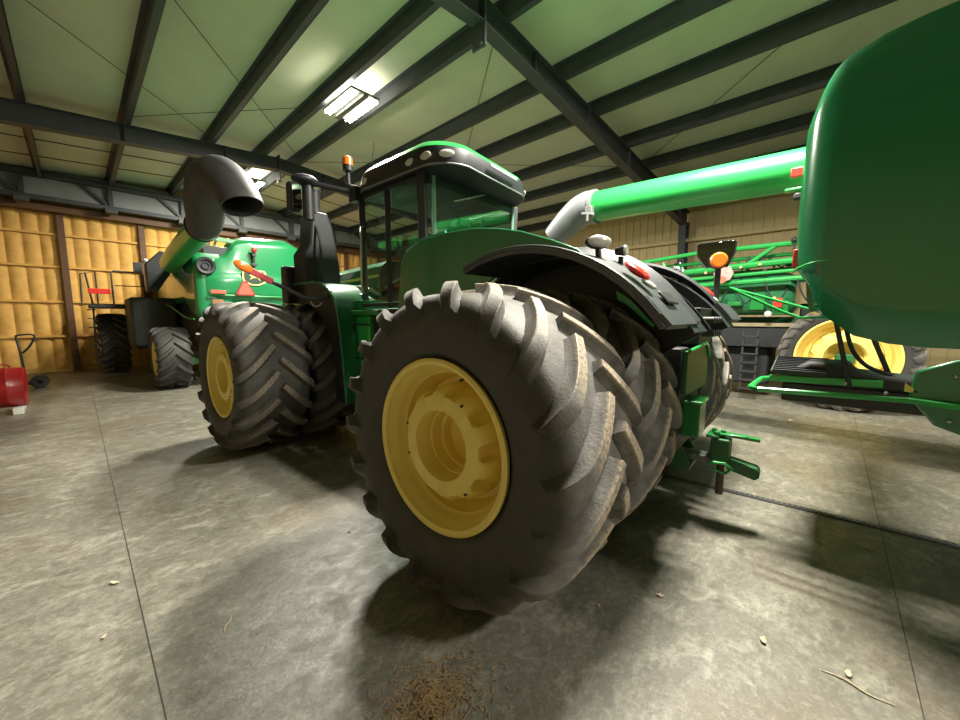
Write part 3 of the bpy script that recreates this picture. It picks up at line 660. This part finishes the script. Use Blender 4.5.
# left combine: seen from its rear
def boot_l(c,a):
    p=G().tube([(-2.75,1.76,3.67),(-3.05,1.77,3.74),(-3.45,1.82,3.97),(-3.85,1.83,4.18),(-4.2,1.76,4.24),(-4.47,1.67,4.08),(-4.66,1.60,3.84),(-4.72,1.58,3.70)],
           [.27,.30,.33,.35,.35,.33,.32,.32],28,5,cap=False)
    b=p.build('rubber_spout',BOOT,a,ang=60)
    m=b.modifiers.new('s','SOLIDIFY'); m.thickness=.02; m.offset=-1
    G().lathe([(.275,-.03),(.30,-.03),(.30,.03),(.275,.03)],n=28,axis='x',closed=True).build('clamp_ring',DARK,a,loc=(-2.75,1.76,3.67))
ctop=[(0,3.55),(.1,3.58),(.35,3.6),(6.2,3.7)]; cbot=[(0,1.9),(.3,1.85),(.8,1.95),(1.6,2.35),(6.2,2.2)]
LC,sp,sr,au=combine('green combine harvester seen from behind, with red triangle and dark rubber spout',(3.62,12.0,0),90,ctop,cbot,.95,6.15,.9,
   [(1.5,1.7,3.36),(0,1.74,3.48),(-2.8,1.76,3.67)],boot_l)
# rear hood between the shields
def zt(y): return blend([(-1.2,4.1),(-.9,4.22),(.2,4.14),(.5,4.05),(.62,3.85),(.75,3.62),(1.2,3.56)],y)
rows=[]
for i in range(25):
    y=-1.22+2.44*i/24; row=[]
    for j in range(22):
        t=j/21; z=1.95+(zt(y)-1.95)*t
        x=-.03-.10*math.sin(PI*t)**.5
        if z>2.95: x+= .05*min((z-2.95)/.08,1)
        if z<2.48: x+= .07*min((2.48-z)/.05,1)
        x+=.35*max(0,(t-.9)/.1)**2+.1*(abs(y)/1.22)**6
        row.append((x,y,z))
    rows.append(row)
rh=G().sheet(rows,.03).build('rear_hood',GREEN_C,LC,ang=40)
G().tube([(-.105,-1.2,2.485),(-.145,0,2.485),(-.105,1.2,2.485)],.012,8).build('hood_seam',GREEN_B,rh)
v=G().lathe([(.001,.02),(.07,.02),(.075,-.02),(.09,-.02),(.1,.03),(.14,.03),(.15,-.03),(.2,-.04),(.22,-.02),(.225,.05)],c=(-.1,1.22,3.22),axis='x',n=32).build('round_vent',BLACK,LC)
# emblem: shield with a leaping animal outline
e=G().prism([(-.26,2.86),(-.30,2.92),(-.3,3.12),(-.26,3.2),(.26,3.2),(.3,3.12),(.3,2.92),(.26,2.86),(.1,2.78),(-.1,2.78)],-.155,-.14,'yz'); bmesh.ops.translate(e.bm,verts=e.bm.verts,vec=(0,.12,0))
e.build('emblem_border',mat('emblem_yellow',(.7,.6,.25),.4),rh)
e=G().prism([(-.22,2.89),(-.26,2.94),(-.26,3.1),(-.22,3.165),(.22,3.165),(.26,3.1),(.26,2.94),(.22,2.89),(.08,2.82),(-.08,2.82)],-.165,-.15,'yz'); bmesh.ops.translate(e.bm,verts=e.bm.verts,vec=(0,.12,0))
e.build('emblem_field',mat('emblem_dark',(.02,.05,.03),.4),rh)
e=G().prism([(-.18,3.0),(-.1,3.06),(.03,3.07),(.08,3.13),(.1,3.07),(.14,3.05),(.07,3.01),(.13,2.93),(.05,2.98),(-.06,2.99),(-.14,2.9),(-.1,3.0)],-.172,-.16,'yz'); bmesh.ops.translate(e.bm,verts=e.bm.verts,vec=(0,.12,0))
e.build('emblem_deer',YEL,rh)
# slow vehicle triangle, reflectors, lamp stalk
def tri(w,h,x,y,z,d): 
    return G().prism([(y-w,z),(y-w*.86,z-.03),(y+w*.86,z-.03),(y+w,z),(y+.05,z+h),(y-.05,z+h)],x,x+d,'yz')
tr=tri(.24,.36,-.2,.38,2.52,.015).build('slow_vehicle_triangle',mat('dark_red_border',(.3,.02,.02),.4),LC)
tri(.18,.28,-.21,.38,2.545,.012).build('triangle_centre',SMVR,tr)
G().box((-.17,1.0,2.56),(.02,.34,.09)).build('red_reflector',SMVR,LC,bevel=.008)
G().box((-.12,1.02,2.3),(.03,.26,.12)).build('rear_lamp',mat('brown_lamp',(.3,.13,.05),.3),LC,bevel=.01)
ls=G().cyl((-.16,.12,3.3),(-.2,.12,3.75),.03).box((-.18,.12,3.35),(.06,.14,.08)).box((-.2,.12,3.62),(.06,.1,.1)).build('lamp_stalk',DARK,LC,bevel=.01)
G().ball((-.24,.12,3.74),.075).build('red_lamp',RED,ls)
# machinery seen in the notch above the low hood corner
g=G().bb(.2,1.2,.45,1.2,3.5,3.78); g.build('engine_deck',BLACK,LC,bevel=.02)
g=G().bar((.15,.45,3.95),(.15,1.1,3.98),.06,.1).bar((.3,.5,3.6),(.3,.62,3.98),.05).bar((.3,1.0,3.6),(.3,.85,4.0),.05).bb(.3,1.1,.4,.5,3.6,4.0).cyl((.4,.9,3.7),(.7,.9,3.75),.08)
g.build('deck_frame',mat('pale_green_steel',(.12,.3,.16),.45),LC,bevel=.008)
# lower tail
G().bb(.05,.9,-1.1,1.1,1.2,1.95).build('straw_chopper',DARK,LC,bevel=.03)
G().bb(3.2,4.9,1.4,2.5,1.0,2.5).build('dark_block',DARK,LC,bevel=.08)  # dark mass added to stand in for the shaded area beside the body
G().prism([(2.08,2.65),(2.08,3.5),(1.72,3.9),(1.47,3.85),(1.47,3.3),(1.85,2.68)],3.0,3.35,'yz').build('tank_cover',BLACK,LC,bevel=.03)
# ladder, railings and mirror at the operator's platform on the far side
g=G()
for x in (5.15,5.55):
    g.tube([(x,3.25,.5),(x,3.2,2.3),(x,3.3,3.3)],.02,8)
for k in range(7): g.bb(5.1,5.6,3.15,3.35,.45+.28*k,.48+.28*k)
g.build('ladder',DARK,LC)
G().bb(4.6,6.4,1.0,3.3,2.2,2.3).build('operator_platform',DARK,LC,bevel=.01)
g=G().tube([(4.6,2.75,2.3),(4.6,2.75,3.28),(4.62,2.7,3.35),(4.62,2.05,3.35),(4.62,2.0,3.28),(4.62,2.0,2.3)],.022,8).tube([(4.6,3.45,2.3),(4.6,3.42,3.2),(4.6,3.1,3.28),(4.7,3.1,2.3)],.02,8).bar((4.62,2.7,2.9),(4.62,2.05,2.9),.03)
g.build('platform_rail',DARK,LC)
G().bb(4.55,4.6,2.8,3.3,2.62,2.78).build('red_rail_panel',RED,LC,bevel=.01)
g=G().tube([(4.9,1.2,3.5),(4.7,1.7,3.72),(4.6,2.0,3.7)],.02,8).box((4.6,2.12,3.5),(.1,.2,.34)).build('mirror',BLACK,LC,bevel=.02)
G().ball((4.6,1.9,3.75),.07).build('work_lamp',LENS,LC)
G().tube([(.2,1.5,1.85),(1.0,1.56,1.9),(2.6,1.62,2.2),(4.6,1.75,2.55)],.02,8,4).build('lower_rail',GREEN_B,LC)
G().prism([(1.0,1.3),(4.8,1.3),(4.8,2.3),(1.6,2.3),(1.0,1.95)],-1.3,1.3).build('lower_body',DARK,LC,bevel=.04)

# right combine: its glossy flank fills the right of the view
def boot_r(c,a):
    b=G().tube([(-2.90,1.2,3.77),(-3.06,1.2,3.78),(-3.23,1.2,3.73),(-3.45,1.2,3.59),(-3.74,1.2,3.37)],[.262,.275,.27,.25,.21],28,4,cap=False).build('rubber_spout',BOOTG,a,ang=60)
    m=b.modifiers.new('s','SOLIDIFY'); m.thickness=.02; m.offset=-1
    G().lathe([(.25,-.03),(.285,-.03),(.285,.03),(.25,.03)],n=28,axis='x',closed=True).build('clamp_ring',BOOTG,a,loc=(-2.92,1.2,3.77))
    G().box((-2.9,.95,3.63),(.12,.1,.18)).cyl((-3.02,.91,3.61),(-2.8,.91,3.56),.03).cyl((-2.9,.88,3.61),(-2.9,.88,3.46),.02).build('spout_latch',GREY,a,bevel=.01)
rtop=[(0,3.25),(.05,3.42),(.11,3.52),(.18,3.58),(.3,3.62),(.43,3.65),(.66,3.67),(1.5,3.72),(6.2,3.82)]; rbot=[(0,2.16),(.09,2.04),(.15,1.90),(.26,1.77),(.41,1.71),(.59,1.68),(6.2,1.6)]
RC,sp,sr,au=combine('green combine harvester with glossy dark flank and long auger, parked across the drain strip',(5.06,.2,0),-90,rtop,rbot,4.4,6.6,1.3,
   [(2.0,1.2,3.6),(0.,1.2,3.68),(-2.92,1.2,3.77)],boot_r)
rows=[]
for i in range(13):
    y=-1.2+2.4*i/12; rows.append([(.07-.05*math.sin(PI*j/12)**.5+.1*max(0,(j-10)/2)**2,y,1.9+1.32*j/12) for j in range(13)])
G().sheet(rows,.03).build('rear_hood',GREEN_C,RC,ang=40)
G().box((-.20,.86,3.56),(.16,.08,.10)).build('red_reflector',RED,RC,bevel=.01)
G().bar((-.32,.84,3.36),(.1,.84,3.36),.12,.03).build('auger_cradle',GREEN_B,RC,bevel=.008)
G().box((-.2,.84,3.28),(.08,.1,.08)).build('cradle_roller',BLACK,RC,bevel=.02)
G().box((-.03,-1.3,2.3),(.04,.1,.14)).build('tail_reflector',RED,RC,bevel=.01)
# crease moulding on the flank
G().tube([(-.045,-1.3,2.20),(-.0,-1.445,2.22),(.1,-1.478,2.25),(.3,-1.478,2.26)],[.006,.010,.008,.003],8,4).build('moulded_crease',GREEN_B,RC)
# chopper and its rear platform
G().bb(-.06,1.4,-1.1,-.3,1.18,1.33).build('chopper_deck',DARK,RC,bevel=.01)
st=G().prism([(-1.28,1.415),(-.84,1.50),(-.84,1.525),(-1.28,1.44)],-.13,.2,'yz')
for k in range(9): st.bar((-.12,-1.27+k*.05,1.445+k*.0097),(.2,-1.27+k*.05,1.445+k*.0097),.02,.012)
st.build('ribbed_step',FEND,RC)
G().tube([(-.12,-1.1,1.36),(-.2,-1.16,1.35),(-.23,-1.46,1.32),(-.18,-1.5,1.31),(.6,-1.46,1.33),(1.2,-1.46,1.3)],.02,8).build('guard_bar',GREEN_B,RC)
G().bar((-.14,-1.2,1.37),(.5,-1.2,1.39),.03,.05).build('step_frame',GREEN_B,RC,bevel=.004)
G().bar((-.1,-.95,1.38),(.5,-.95,1.42),.03,.05).build('step_frame',GREEN,RC,bevel=.004)
G().bar((.33,-1.3,1.36),(.22,-1.3,1.85),.07,.03).build('brace',DARK,RC,bevel=.01)
G().bar((.55,-1.1,1.4),(.38,-1.1,1.85),.03,.03).build('brace',DARK,RC,bevel=.01)
G().tube([(.28,-1.1,1.8),(.33,-1.1,1.62),(.42,-1.1,1.5),(.55,-1.12,1.45)],.014,8,4).build('hose',BLACK,RC)
G().prism([(-.02,1.34),(.0,1.46),(.1,1.52),(.34,1.52),(.36,1.46),(.72,1.43),(.74,1.34)],-1.18,-.8).build('gearbox',DARK,RC,bevel=.03)
G().prism([(.62,1.52),(.78,1.60),(2.6,1.6),(2.6,1.05),(1.2,1.0),(.72,1.18),(.6,1.35)],-1.42,-1.38).build('side_skirt',GREEN_S,RC,bevel=.015)
for x,z in ((.30,1.4),(.5,1.36),(.78,1.5),(.88,1.35),(.78,1.22)): G().ball((x,-1.425,z),.012,u=8,v=6).build('bolt',CHROME,RC)
G().prism([(.58,1.38),(.64,1.38),(.58,1.44)],-1.42,-1.41).build('yellow_decal',YEL,RC)
G().tube([(.3,-1.06,1.86),(0.01,-1.06,1.86),(-.12,-1.06,1.92),(-.49,-1.06,2.13)],.011,8).build('tail_rail',GREEN_B,RC)
G().tube([(.3,-.86,1.93),(.06,-.86,1.93),(-.52,-.86,2.14)],.011,8).build('tail_rail',GREEN_B,RC)

# ---------------------------------------------------------------- field sprayer behind (far right)
S=thing('field_sprayer','green field sprayer with folded booms and a tall yellow rimmed wheel by the cream wall','sprayer',(11.0,0,0),0)
for x,y,s in ((-.45,-.25,1),(1.9,-.25,-1),(-.45,4.6,1),(1.9,4.6,-1)):
    w=wheel(S,x,y,1.08,1.08,.24,.76,26,s,TYRE_F,lh=.045)
    w.rotation_euler=(0,0,R(90 if s>0 else 90)); w.location=(x,y,1.08)
g=G().bb(.2,1.2,-4.5,6.5,1.5,1.9).bb(-.5,2.0,-.4,-.1,.95,1.15).bb(-.5,2.0,4.45,4.75,.95,1.15); g.build('frame_rail',GREEN_F,S,bevel=.03)
G().bb(-.25,1.8,.62,4.2,1.95,2.88).build('solution_tank',GREEN_S,S,bevel=.2,seg=4)
G().bb(-.3,-.15,.6,4.6,1.68,1.76).build('catwalk_edge',mat('tan_board',(.3,.24,.15),.6),S)
G().bb(-.25,1.5,.5,4.4,1.2,1.66).build('underframe',BLACK,S,bevel=.02)
G().bb(.0,1.4,1.0,4.2,.3,1.2).build('pump_housing',BLACK,S,bevel=.05)
# booms
g=G(); X=-.5
def bt(y0,z0,y1,z1,r=.05,dx=0): g.tube([(X+dx,y0,z0),(X+dx,y1,z1)],r,8)
bt(4.6,3.3,2.47,3.45); bt(2.47,3.45,-2.5,3.45,.055); bt(2.9,3.0,-2.5,3.22,.07); bt(2.65,2.82,-2.5,2.98,.04)
bt(2.6,2.66,-2.5,2.80,.055); bt(3.3,3.28,3.06,2.7,.045); bt(1.53,3.05,1.02,3.42,.045); bt(-.1,3.2,-.5,3.44,.04)
g.build('boom_truss',GREEN_B,S)
g=G()
for k in range(9):
    y=-2.2+k*.62; g.tube([(X+.25,y,2.98),(X+.25,y+.31,3.28)],.02,6); g.tube([(X+.25,y+.62,2.98),(X+.25,y+.31,3.28)],.02,6)
g.tube([(X+.25,-2.4,3.3),(X+.25,4.2,3.2)],.035,8).tube([(X+.25,-2.4,2.98),(X+.25,4.2,2.92)],.035,8).tube([(X+.6,-2.4,3.38),(X+.6,4.4,3.25)],.04,8).tube([(X+.6,-2.4,2.72),(X+.6,4.4,2.68)],.04,8)
for k in range(10):
    y=-2.2+k*.62; g.tube([(X+.6,y,2.72),(X+.6,y+.31,3.34)],.022,6)
g.build('inner_boom_truss',GREEN,S)
for k in range(26):
    y=random.uniform(.4,4.3); z=random.choice((3.05,3.12,2.9,2.76)); G().box((X+random.uniform(0,.2),y,z+random.uniform(-.05,.1)),(.07,random.uniform(.05,.16),random.uniform(.06,.16))).build('nozzle_body',BLACK,S,bevel=.01)
for k in range(7):
    y=.6+k*.55; G().tube([(X-.03,y,2.72),(X-.05,y-.1,2.4),(X-.03,y-.25,2.2),(X,y-.4,2.5)],.016,6,3).build('spray_hose',BLACK,S)

CAPM=mat('pale_yellow_cap',(.7,.66,.3),.5)
for y,z in ((3.0,3.15),(2.3,2.95),(1.6,3.02),(1.25,3.05),(.95,2.3),(2.8,2.4)): G().ball((X-.08,y,z),.035,u=10,v=6).build('nozzle_cap',CAPM,S)
g=G()
for k in range(8):
    y=.7+k*.42; g.bb(-.5,-.2,y,y+.28,1.95+.1*(k%3),2.25+.12*(k%2))
g.build('valve_box',GREEN,S,bevel=.02)
G().ball((-.55,1.04,1.96),.07,(.4,1,1)).build('side_lamp',LENS,S)
G().ball((-.6,.69,3.5),.06).cyl((-.6,.69,3.2),(-.6,.69,3.5),.02).build('boom_knob',BLACK,S)
pl=G().cyl((-.66,1.92,2.9),(-.63,1.92,2.9),.2,n=8).build('octagonal_plate',PINK,S)
G().cyl((-.69,1.94,2.76),(-.66,1.94,2.76),.085,n=24).build('red_reflector',mat('coral_reflector',(.8,.2,.15),.3),S)
G().bb(-.66,-.6,.8,.95,2.1,2.3).build('red_tag',RED,S,bevel=.01)
g=G()
for y in (1.18,1.45): g.bb(-.62,-.58,y-.02,y+.02,.2,1.6)
for k in range(7): g.bb(-.66,-.54,1.16,1.47,.25+.2*k,.28+.2*k)
g.build('ladder',DARK,S)
rows=[]
for k in range(9):
    a=R(60+k*9); rows.append([(X+y, -.25+1.22*math.cos(a),1.08+1.2*math.sin(a)) for y in (-.3,-.1,.1,.35)])
G().sheet(rows,.02).build('wheel_fender',FEND,S)
G().bb(.3,1.6,-4.2,.55,1.9,2.2).build('lower_deck',BLACK,S,bevel=.03)

# ---------------------------------------------------------------- small things at the left wall
D=thing('fuel_drum','red metal drum lying on white feet in front of the black hand truck','drum',(-1.2,11.85,0),0)
G().lathe([(.001,-.42),(.36,-.42),(.39,-.40),(.395,-.2),(.40,-.19),(.395,-.18),(.395,.18),(.40,.19),(.395,.2),(.39,.40),(.36,.42),(.001,.42)],c=(0,0,.5),axis='x',n=40).build('drum_body',DRUM,D)
for x in (-.24,.3):
    G().bb(x-.07,x+.07,-.43,-.2,0,.13).build('foot',WHITE,D,bevel=.01)
    G().bb(x-.05,x+.05,.2,.4,0,.2).build('foot',WHITE,D,bevel=.01)
G().box((-.02,-.372,.72),(.14,.01,.15),Matrix.Rotation(R(-35),3,'X')).build('white_sticker',WHITE,D)
G().tube([(.0,0,.89),(.02,0,.95),(.2,0,.95),(.24,0,.89)],.015,8,2).build('carry_handle',DRUM,D)
H=thing('hand_truck','black hand truck with loop handle standing behind the red drum','hand truck',(-1.03,15.6,0),0)
G().tube([(0,0,.15),(-.03,.05,.9),(-.08,.1,1.35),(-.04,.1,1.42),(.18,.1,1.44),(.24,.1,1.36),(.12,.06,1.1),(.0,.05,.95)],.025,8,2).build('handle_loop',BLACK,H)
G().bb(-.1,.34,-.12,.12,.1,.2).build('base',BLACK,H,bevel=.02)
for y in (-.17,.17): G().lathe([(.05,-.04),(.12,-.045),(.165,-.03),(.17,0),(.165,.03),(.12,.045),(.05,.04)],c=(0,0,0),n=24).build('wheel',TYRE_D,H,loc=(.24,y,.17))

# ---------------------------------------------------------------- floor: drain strip, straw, scraps
dr=thing('drain_grate','narrow black slotted drain strip across the floor behind the hitch','drain',(4.78,-.9,0),4)
G().bb(-.045,.045,-2.6,2.6,0,.006).build('drain_frame',DARK,dr)
g=G()
for k in range(119): g.bb(-.03,.03,-2.57+k*.0435,-2.57+k*.0435+.018,.006,.012)
g.build('slots',mat('drain_slots',(.09,.09,.085),.6),dr)
g=G()
for k in range(1500):
    r=abs(random.gauss(0,.14)); a=random.uniform(0,2*PI); x,y=r*math.cos(a)*1.3,r*math.sin(a)
    z=max(.004,.045*math.exp(-(r/.12)**2)*random.random()); l=random.uniform(.01,.045); d=random.uniform(0,PI); e=random.uniform(-.3,.3)
    v=Vector((math.cos(d),math.sin(d),e))*l/2; c=Vector((x,y,z+abs(v.z)+.002)); g.bar(c-v,c+v,random.uniform(.0012,.0035),.0012)
o=g.build('straw_pile',STRAW,None,loc=(1.02,1.27,0)); tag(o,'small heap of brown straw and chaff on the concrete','straw'); o['kind']='stuff'
def scrap(x,y,kind,rz,label,sz=1):
    g=G()
    if kind=='stalk':
        g.tube([(-.06*sz,0,.004),(-.02*sz,.012*sz,.008),(.02*sz,.006*sz,.006),(.06*sz,.02*sz,.004)],[.002,.0045,.004,.0015],6,3)
        o=g.build('straw_stalk',LEAF,None,loc=(x,y,0)); tag(o,label,'straw stalk','loose straw stalks and scraps')
    else:
        rows=[[(i*.012*sz,j*.012*sz*(1-.2*abs(i-2)),.004+.012*random.random()*sz) for j in (-1.2,-.4,.4,1.1)] for i in range(5)]
        o=g.sheet(rows,.001).build('dry_leaf',LEAF,None,loc=(x,y,0)); tag(o,label,'leaf','loose straw stalks and scraps')
    o.rotation_euler=(0,0,rz)
scraps=[(230,624,'stalk','pale straw stalk lying between the floor joint and the tyre shadow',1.1),(118,584,'leaf','larger pale scrap right beside the long floor joint',1.2),(102,640,'leaf','tiny pale scrap below the larger one near the floor joint',.7),
 (764,645,'leaf','pale crumpled leaf between the near tyre shadow and the long husk strip',1.1),(664,597,'leaf','small crumpled scrap on bright concrete beside the tyre shadow',1),(855,690,'stalk','long pale husk strip lying on bare concrete',2.2),(848,678,'leaf','bit of husk at the top of the long strip',1.0),
 (862,547,'stalk','curved brown stalk between the drain strip and the long husk strip',1.6),(600,608,'leaf','tiny pale scrap at the edge of the near tyre shadow',.6),(790,422,'leaf','tan leaf litter beneath the ribbed combine step',2.5),(657,528,'leaf','dark crumb right of the near tyre',.5),(349,533,'leaf','tiny brown crumb left of the near tyre',.8)]
import math as _m
def floor_pt(px,py):
    th=R(6.24); x=(px-480)/375; y=(py-360)/375; f=_m.cos(th)-y*_m.sin(th); d=_m.sin(th)+y*_m.cos(th); t=1.85/d
    X,Y=x*t,f*t; return (X*.682+Y*.7314,-X*.7314+Y*.682)
for i,(px,py,k,l,sz) in enumerate(scraps):
    x,y=floor_pt(px,py); scrap(x,y,k,(.9,2.2,1,.3,2,-1.75,0,-1.9,1,0,0,1)[i],l,sz)

# ---------------------------------------------------------------- world, camera, view
w=bpy.data.worlds.new('world'); bpy.context.scene.world=w; w.use_nodes=True
w.node_tree.nodes['Background'].inputs[0].default_value=(.6,.7,.8,1); w.node_tree.nodes['Background'].inputs[1].default_value=.02
cd=bpy.data.cameras.new('camera'); cam=bpy.data.objects.new('camera',cd); C.objects.link(cam)
cd.sensor_width=36; cd.lens=36*375/960; cd.clip_start=.05; cd.clip_end=100
cam.location=(0,0,1.85); cam.rotation_euler=(R(90-6.24),0,R(-47))
s=bpy.context.scene; s.camera=cam
s.view_settings.view_transform='Standard'; s.view_settings.look='None'; s.view_settings.exposure=.55; s.view_settings.gamma=1
s.cycles.use_denoising=True; s.cycles.max_bounces=8; s.cycles.diffuse_bounces=5; s.cycles.transparent_max_bounces=16; s.cycles.sample_clamp_indirect=6
